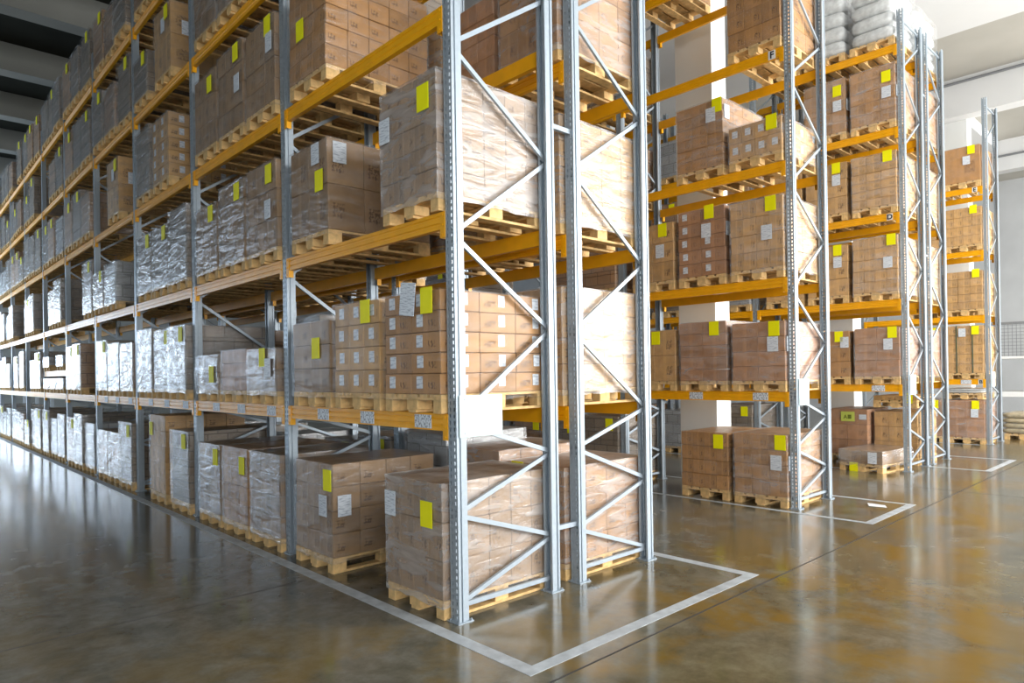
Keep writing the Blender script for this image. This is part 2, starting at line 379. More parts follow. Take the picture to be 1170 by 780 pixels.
# ------------------------------------------------------------------ racks
ZB = [1.42, 2.95, 4.50, 6.02, 7.50]; BH = .13
W = 2.8; D = 1.1
def upright_mesh(h, holes, flip, step=.05):
    mb = MB(); t = .003
    if holes:
        for a, b in ((0, .018), (.034, .066), (.082, .1)): mb.box(0, a, 0, t, b, h)
        for k in range(int(h/step)):
            for a, b in ((.018, .034), (.066, .082)): mb.box(0, a, k*step, t, b, k*step+step*.42)
    else: mb.box(0, 0, 0, t, .1, h)
    for s in (0, 1):                       # flange with a rolled groove
        F = (lambda y: y) if s == 0 else (lambda y: .1-y)
        def bx(x0, y0, x1, y1): a, b = sorted((F(y0), F(y1))); mb.box(x0, a, 0, x1, b, h)
        bx(t, 0, .022, t); bx(.019, t, .022, .014); bx(.022, .011, .038, .014); bx(.038, t, .041, .014); bx(.038, 0, .093, t); bx(.090, t, .093, .02)
    if flip: mb.v = [(D-x, y, z) for x, y, z in mb.v]; mb.f = [tuple(reversed(f)) for f in mb.f]
    return mb.mesh('upright', M['steel'])
UP = {}
def up_me(h, holes, flip, step):
    k = (h, holes, flip, step)
    if k not in UP: UP[k] = upright_mesh(*k)
    return UP[k]
mbp = MB().box(-.025, -.025, 0, .12, .118, .008)
for x, y in ((-.012, -.012), (-.012, .09), (.106, -.012)): mbp.cyl((x, y, .008), .008, .014, seg=6)
BASE = mbp.mesh('base_plate', M['steel'])
def brace_me(p, q, w=.035):
    mb = MB(); mb.bar(p, q, w, .004)
    p, q = Vector(p), Vector(q); d = (q-p).normalized(); u = Vector((-d.z, 0, d.x))*(w/2-.0015)
    for s in (-1, 1): mb.bar(tuple(p+u*s+Vector((0,.012,0))), tuple(q+u*s+Vector((0,.012,0))), .003, .02)
    return mb.mesh('brace', M['steel'])
nodes_f = [.12, .80, 1.50, 2.91, 4.34, 5.75, 7.16]
nodes_b = [.46, 1.17, 2.21, 3.64, 5.03, 6.45, 7.85]
BR = {}
def braces(mirror, top, n=None):
    key = (mirror, top)
    if key in BR: return BR[key]
    a, b = .04, D-.04
    if mirror: a, b = b, a
    out = [('horizontal_brace', brace_me((a, 0, .11), (b, 0, .11)))]
    for i in range(len(nodes_f)):
        if nodes_b[i] < top: out.append(('diagonal_brace', brace_me((a, 0, nodes_f[i]), (b, 0, nodes_b[i]))))
        if i+1 < len(nodes_f) and nodes_f[i+1] < top: out.append(('diagonal_brace', brace_me((b, 0, nodes_b[i]+.012), (a, 0, nodes_f[i+1]-.012))))
    out.append(('horizontal_brace', brace_me((a, 0, top-.15), (b, 0, top-.15))))
    BR[key] = out
    return out
prof = [(0, 0), (.045, 0), (.045, BH), (0, BH), (0, BH*.80), (.006, BH*.77), (.006, BH*.70), (0, BH*.66), (0, BH*.40), (.006, BH*.36), (.006, BH*.29), (0, BH*.25)]
BEAM = {}
for flip in (0, 1):
    mb = MB(); mb.prism_y([(D-x if flip else x, z) for x, z in prof], .1, W)
    if flip: mb.f = [tuple(reversed(f)) for f in mb.f]
    BEAM[flip] = mb.mesh('beam', M['beam'])
def conn_me(flip):
    mb = MB(); mb.box(-.006, 0, -.07, 0, .055, .126); mb.box(-.006, .055, -.07, .045, .060, .126)
    for z in (-.045, .03, .105): mb.cyl((-.012, .028, z), .008, .006, 'x', 6)
    if flip: mb.v = [(D-x, y, z) for x, y, z in mb.v]; mb.f = [tuple(reversed(f)) for f in mb.f]
    return mb.mesh('beam_connector', M['beam'])
CONN = {0: conn_me(0), 1: conn_me(1)}
mb = MB().box(-.004, -.11, 0, 0, .11, .105)
LOCP = mb.mesh('location_label', M['code'])
mb = MB().box(-.0055, .065, .07, -.004, .10, .098)
MIRR = {}
def make_rack(x, nframes, levels, top, label, mirror=False, holes_upto=4, rear_upto=99, step=.05, spacer=False, loc_bays=4, skipdiag=99):
    root = bpy.data.objects.new('pallet_rack', None); COL.objects.link(root); root.location = (x, 0, 0)
    tag(root, label, 'pallet rack', 'pallet racks')
    for n in range(nframes):
        y = n*W
        for flip in (0, 1):
            u = part('upright', up_me(top, n < holes_upto, flip, step), root, (0, y, 0))
            bpl = part('base_plate', BASE, u, (0, 0, 0) if not flip else (D-.1, 0, 0))
            if not flip and n < skipdiag:
                for nm, me in braces(mirror, top): part(nm, me, u, (0, .05, 0))
        if n < nframes-1:
            for li, zl in enumerate(levels):
                for flip in (0, 1):
                    if flip and n >= rear_upto: continue
                    b = part('beam', BEAM[flip], root, (0, y, zl))
                    if n < 6:
                        part('beam_connector', CONN[flip], b, (0, .1, 0))
                        c2 = part('beam_connector', CONN[flip], b, (0, W, 0)); c2.scale = (1, -1, 1)
                    if li == 0 and not flip and n < loc_bays:
                        for yy in (.42, 1.25, 2.05) if x < 3 else (.5, 1.5):
                            part('location_label', LOCP, b, (0, yy, .012))
        if spacer:
            for zz in (.5, 3.95, 7.0):
                pass
    return root
NB1 = 10
rk1 = make_rack(0, NB1+1, ZB, 8.23, 'nearest pallet rack with orange beams, long row running to the left distance', skipdiag=7, rear_upto=9, holes_upto=5)
rk1b = make_rack(1.35, 5, ZB, 8.23, 'pallet rack standing back to back behind the nearest long rack', mirror=True, loc_bays=0)
rk2 = make_rack(5.7, 4, ZB, 8.23, 'single pallet rack across the aisle, its yellow beam bearing letter F', loc_bays=1)
rk3 = make_rack(10.18, 4, ZB, 8.23, 'tall rack right of the aisle with wrapped sacks on its top beams', loc_bays=1)
rk3b = make_rack(11.52, 3, ZB, 8.23, 'rack back to back with the tall one, between it and the rightmost rack', mirror=True, loc_bays=0)
rk4 = make_rack(16.08, 3, ZB[:4], 8.23, 'rightmost and farthest pallet rack, bare upright tops against white wall', loc_bays=1)
rk1['group'] = rk1['group']
SP = MB().box(.002, 0, 0, .248, .035, .04).mesh('row_spacer', M['steel'])
SP2 = MB().box(.002, 0, 0, .238, .035, .04).mesh('row_spacer', M['steel'])
for n in range(3):
    for zz in (.5, 3.95, 7.0): part('row_spacer', SP, rk1, (1.1, n*W+.03, zz))
for zz in (.5, 3.95, 7.0): part('row_spacer', SP2, rk3, (1.1, .03, zz))
mb = MB().box(0, -.0, 0, .05, W-.1, .12)
hb = part('beam', BEAM[0], rk1, (0, 5*W, 1.95))      # the extra half-height level far down the row
hb2 = part('beam', BEAM[1], rk1, (0, 5*W, 1.95))

# letters on the beam ends
def letter_plate(ch, rack, bay, z, y=.17):
    q = part('letter_plate', MB().box(-.004, -.05, -.005, 0, .05, .112).mesh('letter_plate', M['white']), rack, (0, bay*W+y, z+.01))
    cu = bpy.data.curves.new('letter', 'FONT'); cu.body = ch; cu.size = .125; cu.align_x = 'CENTER'; cu.extrude = .001; cu.offset = .004
    to = bpy.data.objects.new('letter_tmp', cu); COL.objects.link(to)
    bpy.context.view_layer.update()
    me = bpy.data.meshes.new_from_object(to); bpy.data.objects.remove(to)
    me.materials.clear(); me.materials.append(M['ink'])
    part('letter', me, q, (-.006, 0, .012), (PI/2, 0, -PI/2))
letter_plate('F', rk2, 0, ZB[3], .26)
letter_plate('D', rk3, 0, ZB[2], .26)
letter_plate('E', rk4, 0, ZB[3], .26)
letter_plate('C', rk3, 1, ZB[3], .26)
letter_plate('B', rk4, 0, ZB[0], .2)
# pale boards fixed to the rack ends
for x, z0, z1, w, lab in ((.02, 1.375, 1.69, .43, 'large pale blank board fixed to the corner of the nearest rack'),
                          (5.76, 1.37, 1.72, .30, 'white blank board on the end of the second rack'),
                          (10.24, 1.37, 1.72, .32, 'pale cyan board on the end of the tall third rack'),
                          (16.16, 1.37, 1.72, .30, 'small pale board on the end of the rightmost rack')):
    o = link('sign_board', MB().chamfer(0, -.012, 0, w, -.006, z1-z0, .001).mesh('sign_board', M['sign']), None, (x, 0, z0))
    for q in ((.05, z1-z0-.03), (.05, .03)):
        part('screw', MB().cyl((q[0], -.016, q[1]), .006, .005, 'y', 8).mesh('screw', M['steel']), o)
    tag(o, lab, 'sign', 'pale sign boards on rack ends')

# ------------------------------------------------------------------ pallets and loads
PD, PW, PH = 1.17, .76, .144      # depth (X), width (Y), height; origin at front centre of the pallet's foot
def pallet_meshes():
    mb = MB(); h = PW/2
    for i in range(5):
        c = -h + .07 + i*(PW-.14)/4; w = .07 if i in (0, 2, 4) else .05
        mb.chamfer(0, c-w, .122, PD, c+w, PH, .002)
    for x in (0, PD/2-.0725, PD-.145): mb.chamfer(x, -h, .100, x+.145, h, .122, .002)
    deck = mb.mesh('pallet', M['wood'])
    blk = MB().chamfer(0, -.05, .022, .145, .05, .100, .003).mesh('block', M['wood'])
    blkw = MB().chamfer(0, -.0725, .022, .145, .0725, .100, .003).mesh('block', M['wood'])
    bot = MB().chamfer(0, -.05, 0, PD, .05, .022, .002).mesh('bottom_board', M['wood'])
    one = MB(); one.v = list(mb.v); one.f = list(mb.f)
    for y in (-h+.05, 0, h-.05):
        one.box(0, y-.05, 0, PD, y+.05, .022)
        for x in (0, PD/2-.0725, PD-.145): one.box(x, y-(.0725 if y == 0 else .05), .022, x+.145, y+(.0725 if y == 0 else .05), .100)
    return deck, blk, blkw, bot, one.mesh('pallet', M['wood'])
DECK, BLK, BLKW, BOT, PONE = pallet_meshes()
def add_pallet(root, detail=True):
    if not detail: return part('pallet', PONE, root)
    p = part('pallet', DECK, root); h = PW/2
    for y in (-h+.05, 0, h-.05):
        part('bottom_board', BOT, p, (0, y, 0))
        for x in (0, PD/2-.0725, PD-.145): part('block', BLKW if y == 0 else BLK, p, (x, y, 0))
    return p
def wrap_mesh(H, film, seed, amp=.006, bulge=0., d=PD, w=PW, torn=False, sag=0., low=.05):
    r = random.Random(seed); mb = MB(); nx, ny, nz = 12, 8, 11
    hw = w/2 + .007; x0, x1 = -.010, d+.010; z0 = PH - low; z1 = PH + H + .006
    ring = []
    for i in range(ny+1): ring.append((x0, hw - 2*hw*i/ny, -1, 0))
    for i in range(1, nx+1): ring.append((x0+(x1-x0)*i/nx, -hw, 0, -1))
    for i in range(1, ny+1): ring.append((x1, -hw+2*hw*i/ny, 1, 0))
    for i in range(1, nx): ring.append((x1-(x1-x0)*i/nx, hw, 0, 1))
    n = len(ring); ph = [r.uniform(0, 6.3) for _ in range(8)]
    for k in range(nz+1):
        z = z0+(z1-z0)*k/nz
        for i, (x, y, ax, ay) in enumerate(ring):
            o = amp*(.5+.5*math.sin(i*.9+k*1.3+ph[0])*math.sin(k*2.1+ph[1]+i*.4)) + r.uniform(0, amp*.7) + bulge*math.sin(PI*k/nz)*(.7+.3*math.sin(i*1.7+ph[2]))
            mb.v.append((x+ax*o, y+ay*o, z + (r.uniform(-.012, .012) if k == 0 else 0)))
    for k in range(nz):
        for i in range(n): j = (i+1) % n; mb.f.append((k*n+i, k*n+j, (k+1)*n+j, (k+1)*n+i))
    b = nz*n                                         # top cap, gently crumpled
    G = {}
    for i in range(nx+1):
        for j in range(ny+1):
            x = x0+(x1-x0)*i/nx; y = hw-2*hw*j/ny
            if i == 0: G[i, j] = b+j
            elif j == ny: G[i, j] = b+ny+i
            elif i == nx: G[i, j] = b+ny+nx+(ny-j)
            elif j == 0: G[i, j] = b+ny+nx+ny+(nx-i)
            else: G[i, j] = len(mb.v); mb.v.append((x, y, z1 + r.uniform(0, .012)))
    for i in range(nx):
        for j in range(ny): mb.f.append((G[i, j], G[i, j+1], G[i+1, j+1], G[i+1, j]))
    me = mb.mesh('stretch_wrap', M[film], True); me.set_sharp_from_angle(angle=.7); return me
YEL = MB().box(-.004, -.075, 0, 0, .075, .20).mesh('yellow_label', M['yellow'])
PAP = MB().box(-.004, -.075, 0, 0, .075, .20).mesh('paper_label', M['paper'])
PAPY = MB().box(0, -.004, 0, .14, 0, .20).mesh('paper_label', M['paper'])
SML = MB().box(-.003, -.04, -.04, 0, .04, .055).mesh('barcode_label', M['paper'])
SMLT = MB().box(-.003, -.035, 0, 0, .035, .095).mesh('barcode_label', M['paper'])
SMLY = MB().box(0, -.003, 0, .07, 0, .095).mesh('barcode_label', M['paper'])
CT = {}
def carton_me(sx, sy, sz, tone):
    k = (round(sx, 3), round(sy, 3), round(sz, 3), tone)
    if k not in CT: CT[k] = MB().chamfer(0, 0, 0, sx, sy, sz, .005).mesh('carton', M[tone])
    return CT[k]
seedc = [0]
def make_load(H, nz, ny, nx, tone, film='film_mid', yel=(-.20, .78), pap=None, papy=None, cl=None, hole=None, detail=True, top_tone=None, cartons=True, stackmat='stack_dull', bulge=0., skip=()):
    """yel/pap: (y, height fraction) of stickers on the aisle face; -y is the near side"""
    seedc[0] += 1; r = random.Random(seedc[0])
    root = bpy.data.objects.new('pallet_load', None); COL.objects.link(root)
    add_pallet(root, detail)
    g = .004
    if cartons:
        sx, sy, sz = PD/nx, PW/ny, H/nz
        for k in range(nz):
            ox, oy = r.uniform(-.006, .006), r.uniform(-.005, .005)
            for j in range(ny):
                for i in range(nx):
                    if not (i == 0 or j == 0 or j == ny-1 or i == nx-1 or k == nz-1): continue
                    if (k, j, i) in skip: continue
                    c = part('carton', carton_me(sx-g, sy-g, sz-g, (top_tone or tone) if k == nz-1 else tone), root,
                             (i*sx+g/2+ox+r.uniform(0, .003), -PW/2+j*sy+g/2+oy+r.uniform(-.002, .002), PH+k*sz+g/2))
                    if cl and (cl == 'all' or j in cl) and k < nz:
                        if i == 0: part('barcode_label', SML if cl != 'tall' else SMLT, c, (-.001, sy*.5 if ny > 2 else sy*.7, sz*.52))
                        if j == 0: part('barcode_label', SMLY, c, (sx*.5, -.001, sz*.3))
    else:
        st = MB()                                     # a far-off stack, its layers stepped a little
        for k in range(nz):
            o = r.uniform(0, .012); st.chamfer(o, -PW/2+r.uniform(0, .015), PH+k*H/nz, PD-r.uniform(0, .01), PW/2-r.uniform(0, .015), PH+(k+1)*H/nz-.003, .008)
        part('carton_stack', st.mesh('carton_stack', M[stackmat]), root)
    if film: part('stretch_wrap', wrap_mesh(H, film, seedc[0]*7, .006 if cartons else .009, bulge), root)
    off = -.021 - bulge
    if yel: part('yellow_label', YEL, root, (off, yel[0], PH+H*yel[1]-.10), (0, 0, 0))
    if pap: part('paper_label', PAP, root, (off, pap[0], PH+H*pap[1]-.10))
    if papy: part('paper_label', PAPY, root, (papy[0], -PW/2-.015-bulge, PH+H*papy[1]-.10))
    return root
def sack_load(nl, H, mat, seed, detail=False, w=PW, film='film_mid'):
    r = random.Random(seed)
    root = bpy.data.objects.new('pallet_load', None); COL.objects.link(root); add_pallet(root, detail)
    for k in range(nl):
        for j in range(2):
            cx, cy = PD/4+PD/2*j, 0; hh = H/nl
            mb = MB(); nu, nv = 16, 8
            for a in range(nv+1):
                t = -PI/2 + PI*a/nv
                for b in range(nu):
                    p = 2*PI*b/nu
                    ex = lambda c, e: math.copysign(abs(c)**e, c)
                    x = PD/4*.99*ex(math.cos(t), .35)*ex(math.cos(p), .35); y = w/2*ex(math.cos(t), .35)*ex(math.sin(p), .35)
                    z = hh*.52*ex(math.sin(t), .8)
                    q = 1+r.uniform(-.012, .012)
                    mb.v.append((cx+x*q*.98, cy+y*q*.98, PH+.006+hh*(k+.5)+z))
            for a in range(nv):
                for b in range(nu): c = (b+1) % nu; mb.f.append((a*nu+b, a*nu+c, (a+1)*nu+c, (a+1)*nu+b))
            part('sack', mb.mesh('sack', M[mat], True), root)
    if film: part('stretch_wrap', wrap_mesh(H, film, seed*3, .006, .0), root)
    return root

ORD = ['first', 'second', 'third', 'fourth', 'fifth', 'sixth', 'seventh', 'eighth', 'ninth', 'tenth']
SLOT = ['near', 'middle', 'far']
LEV = ['on the floor', 'on first beams', 'on second beams', 'on third beams', 'on fourth beams', 'on top beams']
GRP = ['pallet loads standing on the floor', 'pallet loads on the first beam level', 'pallet loads on the second beam level', 'pallet loads on the third beam level', 'pallet loads on the fourth beam level', 'pallet loads on the top beam level']
RN = {0: ('nearest rack', 0), 1: ('back-to-back rack', 1.35), 2: ('letter-F rack', 5.7), 3: ('third rack', 10.18), 4: ("third rack's rear", 11.52), 5: ('rightmost rack', 16.08)}
FIRST = set()
def place(root, rack, bay, slot, lev, desc, dx=0., dy=0., rz=0.):
    if root in FIRST: root = copy_tree(root)
    else: FIRST.add(root)
    x = RN[rack][1]-.045+dx; y = bay*W + (.505, 1.355, 2.2)[slot]+dy
    z = 0 if lev == 0 else ZB[lev-1]+BH
    root.location = (x, y, z+(.003 if z else .001)); root.rotation_euler = (0, 0, rz)
    b = '%s bay' % ORD[bay]
    tag(root, '%s, %s, %s in %s, %s' % (desc, LEV[lev], SLOT[slot], b, RN[rack][0]), 'pallet load', GRP[lev])
    return root

# ---- nearest rack, first bay
place(make_load(.88, 3, 4, 5, 'dull', 'film_bright', (-.20, .72), (.30, .75)), 0, 0, 0, 0, 'dull brown cartons, yellow and white stickers')
place(make_load(.88, 4, 3, 4, 'dull', 'film_mid', (-.33, .83), (-.24, .55), (.05, .55)), 0, 0, 2, 0, 'wrapped cartons with two white sheets')
t = place(make_load(.80, 5, 2, 3, 'brown', None, (-.24, .90), None, None, 'all'), 0, 0, 0, 1, 'brown cartons with many barcode labels')
part('paper_label', MB().box(-.004, -.10, 0, 0, .10, .26).mesh('paper_label', M['paper']), t, (-.026, .02, PH+.62), (.12, 0, 0))
part('stretch_wrap', wrap_mesh(.80, 'film_thin', 99), t)
place(make_load(.80, 4, 3, 3, 'tan', 'film_thin', (-.20, .88), None, None, 'all', top_tone='tan'), 0, 0, 1, 1, 'tan cartons with rows of small labels')
place(make_load(.68, 3, 2, 3, 'dull', 'film_thin', (-.14, .62), None, None, None), 0, 0, 2, 1, 'low dull carton stack, yellow sticker')
place(make_load(.93, 5, 5, 5, 'dull', 'film_bright', (-.23, .80), (.31, .67)), 0, 0, 0, 2, 'tall dull cartons, yellow sticker top right')
place(make_load(.86, 2, 2, 3, 'dull', 'film_mid', (-.25, .55), (-.18, .86), (.05, .85)), 0, 0, 2, 2, 'wrapped big cartons with corner sheets')
place(make_load(.95, 5, 3, 5, 'brown', 'film_mid', (.10, .50), None), 0, 0, 2, 3, 'reddish carton stack with yellow-green sticker')
# ---- nearest rack, second bay
place(make_load(.88, 4, 3, 3, 'dull', 'film_heavy', None, None), 0, 1, 0, 0, 'dark film-wrapped cartons beside upright')
place(make_load(.88, 4, 3, 4, 'brown', 'film_mid', (-.25, .78), None), 0, 1, 1, 0, 'shiny wrapped cartons, yellow sticker')
place(make_load(.87, 4, 2, 3, 'dull', 'film_heavy', (-.26, .83), None), 0, 1, 2, 0, 'grey film-wrapped load, yellow sticker')
place(make_load(.46, 2, 2, 3, 'dull', 'film_heavy', (-.08, .80), (-.22, .55), bulge=.015), 0, 1, 0, 1, 'low shiny load with tilted labels', 0, .04)
place(make_load(.48, 3, 2, 3, 'red', 'film_thin', None, None), 0, 1, 1, 1, 'open reddish cartons under torn film')
place(make_load(.44, 2, 2, 3, 'dull', 'film_heavy', (-.25, .45), None, bulge=.03), 0, 1, 2, 1, 'low dark wrapped load')
place(make_load(.93, 3, 3, 3, 'dull', 'film_mid', (-.23, .85), (-.20, .45)), 0, 1, 0, 2, 'wrapped cartons, yellow and white labels')
place(make_load(.92, 4, 3, 3, 'dull', 'film_heavy', (-.2, .85), None), 0, 1, 1, 2, 'shiny wrapped cartons')
place(make_load(.80, 3, 3, 3, 'dull', 'film_heavy', (-.2, .85), None), 0, 1, 2, 2, 'grey wrapped cartons')
place(make_load(.93, 4, 3, 3, 'dull', 'film_mid', (-.25, .88), (-.28, .68)), 0, 1, 0, 3, 'tall brown cartons under film')
place(make_load(.96, 4, 3, 3, 'dull', 'film_mid', (-.22, .88), (-.25, .5)), 0, 1, 1, 3, 'tall dark cartons, yellow sticker')
place(make_load(.93, 3, 3, 3, 'dull', 'film_mid', (-.22, .80), None), 0, 1, 2, 3, 'dark cartons under loose film')
place(make_load(.95, 4, 3, 3, 'dull', 'film_mid', None, None), 0, 1, 0, 4, 'dim wrapped carton load')
T_dimA = make_load(.90, 4, 3, 3, 'dull', 'film_heavy', None, None)
place(T_dimA, 0, 1, 1, 4, 'dim grey wrapped load')
place(T_dimA, 0, 1, 2, 4, 'dim grey wrapped load', .01, .01)
# ---- templates for the rest of the long row (detail fades with distance)
FT = []
for H, nz, sm, fm, ye in ((.88, 4, 'stack_dull', 'film_heavy', 1), (.93, 4, 'stack_dull', 'film_heavy', 0), (.80, 3, 'stack_pale', 'film_heavy', 0), (.98, 5, 'stack_dull', 'film_mid', 1),
                          (.70, 3, 'stack_pale', 'film_heavy', 0), (.90, 4, 'stack_brown', 'film_mid', 1), (.84, 4, 'stack_pale', 'film_heavy', 0), (1.0, 5, 'stack_dull', 'film_heavy', 0), (.62, 3, 'stack_dull', 'film_heavy', 1), (.76, 4, 'stack_brown', 'film_heavy', 0)):
    FT.append((make_load(H, nz, 3, 3, 'dull', fm, (-.22, .86) if ye else None, None, detail=False, cartons=False, stackmat=sm, bulge=.004), H, sm, ye))
BIG = make_load(1.16, 5, 3, 4, 'tan', 'film_thin', (.25, .82), None, detail=False)
LBL = make_load(.92, 5, 2, 4, 'tan', 'film_mid', None, None, None, 'all', detail=False)
BRL = make_load(.95, 2, 2, 2, 'tan', 'film_mid', (-.24, .85), (-.1, .7), (.15, .62), detail=False)
place(BIG, 0, 2, 1, 0, 'tall tan carton load', .0, .22); place(LBL, 0, 2, 1, 3, 'cartons covered in labels', 0, -.1)
place(BRL, 0, 2, 1, 4, 'brown carton load with white sheet', 0, -.25); place(BRL, 0, 3, 1, 3, 'brown carton load', 0, -.15)
used = {(2, 1, 0), (2, 2, 0), (2, 1, 3), (2, 1, 4), (3, 1, 3)}
empty = {(2, 0, 5), (2, 0, 3), (2, 0, 4), (3, 0, 3), (5, 2, 2), (6, 0, 4), (4, 0, 1)}
AD = {'stack_dull': 'grey-brown wrapped load', 'stack_pale': 'pale film-wrapped load', 'stack_brown': 'brown wrapped cartons'}
pick = random.Random(3)
for bay in range(2, NB1):
    for lev in range(6):
        for s in range(3):
            if (bay, s, lev) in used or (bay, s, lev) in empty: continue
            if pick.random() < .12 and bay > 2: continue
            if bay == 5 and lev == 1 and s < 3: pool = [FT[4]]
            elif lev >= 4: pool = [FT[0], FT[1], FT[3], FT[5], FT[7], FT[8], FT[9]]
            elif bay == 2: pool = [FT[0], FT[1], FT[3], FT[7]]
            else: pool = FT
            t_, H, sm, ye = pool[int(pick.random()*len(pool))]
            if bay == 5 and lev == 1: dxx = 0
            if bay == 5 and lev == 1:                 # this bay has a half-height beam: nothing tall below it
                continue
            place(t_, 0, bay, s, lev, AD[sm], pick.uniform(-.03, .03), pick.uniform(0, .016) if s == 0 else pick.uniform(-.016, .016))
for lev in (1,):
    for s in range(3): pass
# bay six carries low loads under and on its half-height beam
LOW = make_load(.20, 1, 2, 3, 'dull', 'film_heavy', None, None, detail=False, cartons=False, stackmat='stack_pale', bulge=.0)
for s in range(3): place(LOW, 0, 5, s, 1, 'low pale bundle below half-height beam')
for s in (0, 2):
    o = copy_tree(LOW); o.location = (-.045, 5*W+(.52, 0, 2.2)[s], 1.953+BH)
    tag(o, 'low pale bundle on half-height beam, %s place of sixth bay, nearest rack' % SLOT[s], 'pallet load', 'pallet loads on the half-height beam')

# ---- back-to-back rack behind the nearest one
G_a = make_load(.86, 4, 3, 4, 'brown', 'film_bright', (.2, .9), (.2, .7)); G_b = make_load(.92, 4, 3, 4, 'tan', 'film_bright', None, None)
G_c = make_load(.80, 4, 3, 3, 'red', 'film_mid', (.2, .85), (.2, .6)); G_d = make_load(.95, 3, 3, 4, 'brown', 'film_bright', None, None)
place(G_a, 1, 0, 0, 0, 'glossy wrapped cartons', 0, 0)
place(G_d, 1, 0, 1, 0, 'tall wrapped cartons'); place(make_load(1.06, 3, 3, 3, 'dull', 'film_bright', None, None, detail=False, cartons=False, stackmat='stack_pale'), 1, 0, 2, 0, 'tall white wrapped block')
place(G_b, 1, 0, 0, 1, 'white-filmed cartons', 0, 0)
place(G_c, 1, 0, 1, 1, 'reddish wrapped cartons'); place(G_a, 1, 0, 2, 1, 'wrapped brown cartons')
place(G_b, 1, 0, 0, 2, 'bright filmed cartons'); place(G_d, 1, 0, 1, 2, 'tall brown cartons'); place(G_a, 1, 0, 2, 2, 'wrapped brown cartons')
place(G_d, 1, 0, 0, 3, 'bright filmed cartons'); place(G_c, 1, 0, 1, 3, 'reddish cartons'); place(G_b, 1, 0, 2, 3, 'tan wrapped cartons')
for bay in (1, 2, 3):
    for lev in range(5):
        for s in range(3):
            if (bay + lev + s) % 4 == 3 or (bay > 1 and lev > 2): continue
            t_, H, sm, ye = FT[(bay*3+lev*2+s*5) % 8]
            place(t_, 1, bay, s, lev, AD[sm])
# ---- second rack (letter F)
A1 = make_load(.83, 4, 3, 3, 'brown', 'film_clear', (-.30, .88), (-.24, .55), (.02, .55))
A2 = make_load(.81, 4, 4, 3, 'brown', 'film_thin', (-.24, .85), None)
place(A1, 2, 0, 0, 0, 'brown cartons with white sheet'); place(A2, 2, 0, 1, 0, 'brown cartons, yellow sticker')
B1 = make_load(.80, 4, 2, 3, 'red', 'film_clear', (-.24, .88), (-.22, .62), (.02, .62)); B2 = make_load(.86, 5, 2, 3, 'red', 'film_clear', (-.20, .88), None); B3 = make_load(.78, 2, 2, 3, 'tan', 'film_thin', (-.05, .85), None)
place(B1, 2, 0, 0, 1, 'big brown cartons, sheet at corner'); place(B2, 2, 0, 1, 1, 'reddish cartons in shiny film'); place(B3, 2, 0, 2, 1, 'plain tan cartons')
C1 = make_load(.95, 4, 4, 4, 'tan', 'film_clear', (-.22, .90), (-.16, .50)); C2 = make_load(.98, 5, 2, 3, 'red', 'film_thin', (-.15, .93), (-.10, .66), (0.02, .66), 'all'); C3 = make_load(.88, 3, 2, 3, 'tan', 'film_thin', (-.2, .88), (-.15, .52))
place(C1, 2, 0, 0, 2, 'tan cartons, yellow sticker top'); place(C2, 2, 0, 1, 2, 'reddish cartons with labels'); place(C3, 2, 0, 2, 2, 'tan cartons, white sheet')
D1 = make_load(.46, 2, 4, 3, 'tan', 'film_clear', (-.25, .85), None, None, 'all'); D2 = make_load(.95, 6, 3, 4, 'brown', 'film_clear', (-.30, .90), (-.20, .78), (.02, .8))
place(D1, 2, 0, 0, 3, 'low two-layer labelled cartons'); place(D2, 2, 0, 1, 3, 'tall brown cartons')
E1 = make_load(1.0, 4, 3, 3, 'brown', 'film_thin', None, None)
place(E1, 2, 0, 0, 4, 'brown cartons behind letter F'); place(E1, 2, 0, 2, 5, 'brown cartons at image top')
for bay in (1, 2):
    for lev in range(5):
        for s in range(3):
            if (bay*2 + lev*3 + s) % 5 == 0: continue
            t_, H, sm, ye = (FT[5], FT[3], FT[0], FT[5])[(bay+lev+s) % 4]
            place(t_, 2, bay, s, lev, AD[sm])
# ---- third rack
R1 = make_load(.88, 3, 2, 3, 'red', 'film_clear', (-.27, .90), (-.20, .66), detail=False); R2 = make_load(.86, 3, 2, 3, 'brown', 'film_thin', (-.2, .88), (-.3, .75), detail=False)
R3 = make_load(1.0, 5, 4, 3, 'tan', 'film_clear', (-.28, .92), (-.22, .52), detail=False); R4 = make_load(.95, 3, 2, 3, 'tan', 'film_thin', (-.2, .90), (-.2, .66), detail=False)
R5 = make_load(.95, 6, 3, 3, 'tan', 'film_clear', (-.24, .92), None, detail=False); R6 = make_load(1.0, 5, 3, 3, 'brown', 'film_clear', (-.24, .78), (-.24, .5), (.02, .5), detail=False)
place(R1, 3, 0, 0, 1, 'big reddish cartons, sheet'); place(R2, 3, 0, 1, 1, 'dark brown cartons, yellow sticker')
place(R3, 3, 0, 0, 2, 'tan many-carton stack'); place(R4, 3, 0, 1, 2, 'tan cartons, white sheet')
place(R5, 3, 0, 0, 3, 'tan cartons above letter D'); place(R4, 3, 0, 1, 3, 'narrow tan cartons')
place(R6, 3, 0, 0, 4, 'brown cartons, three stickers'); place(R6, 3, 0, 1, 4, 'brown cartons, three stickers')
for s in range(3): place(R4, 3, 0, 2, (1, 2, 3)[s], 'tan cartons')
S1 = sack_load(4, 1.0, 'sack_white', 5); S2 = sack_load(4, 1.1, 'sack_white', 6)
place(S1, 3, 0, 0, 5, 'white wrapped sacks'); place(S2, 3, 0, 1, 5, 'bulky white wrapped sacks'); place(S1, 3, 0, 2, 5, 'white wrapped sacks', 0, .02)
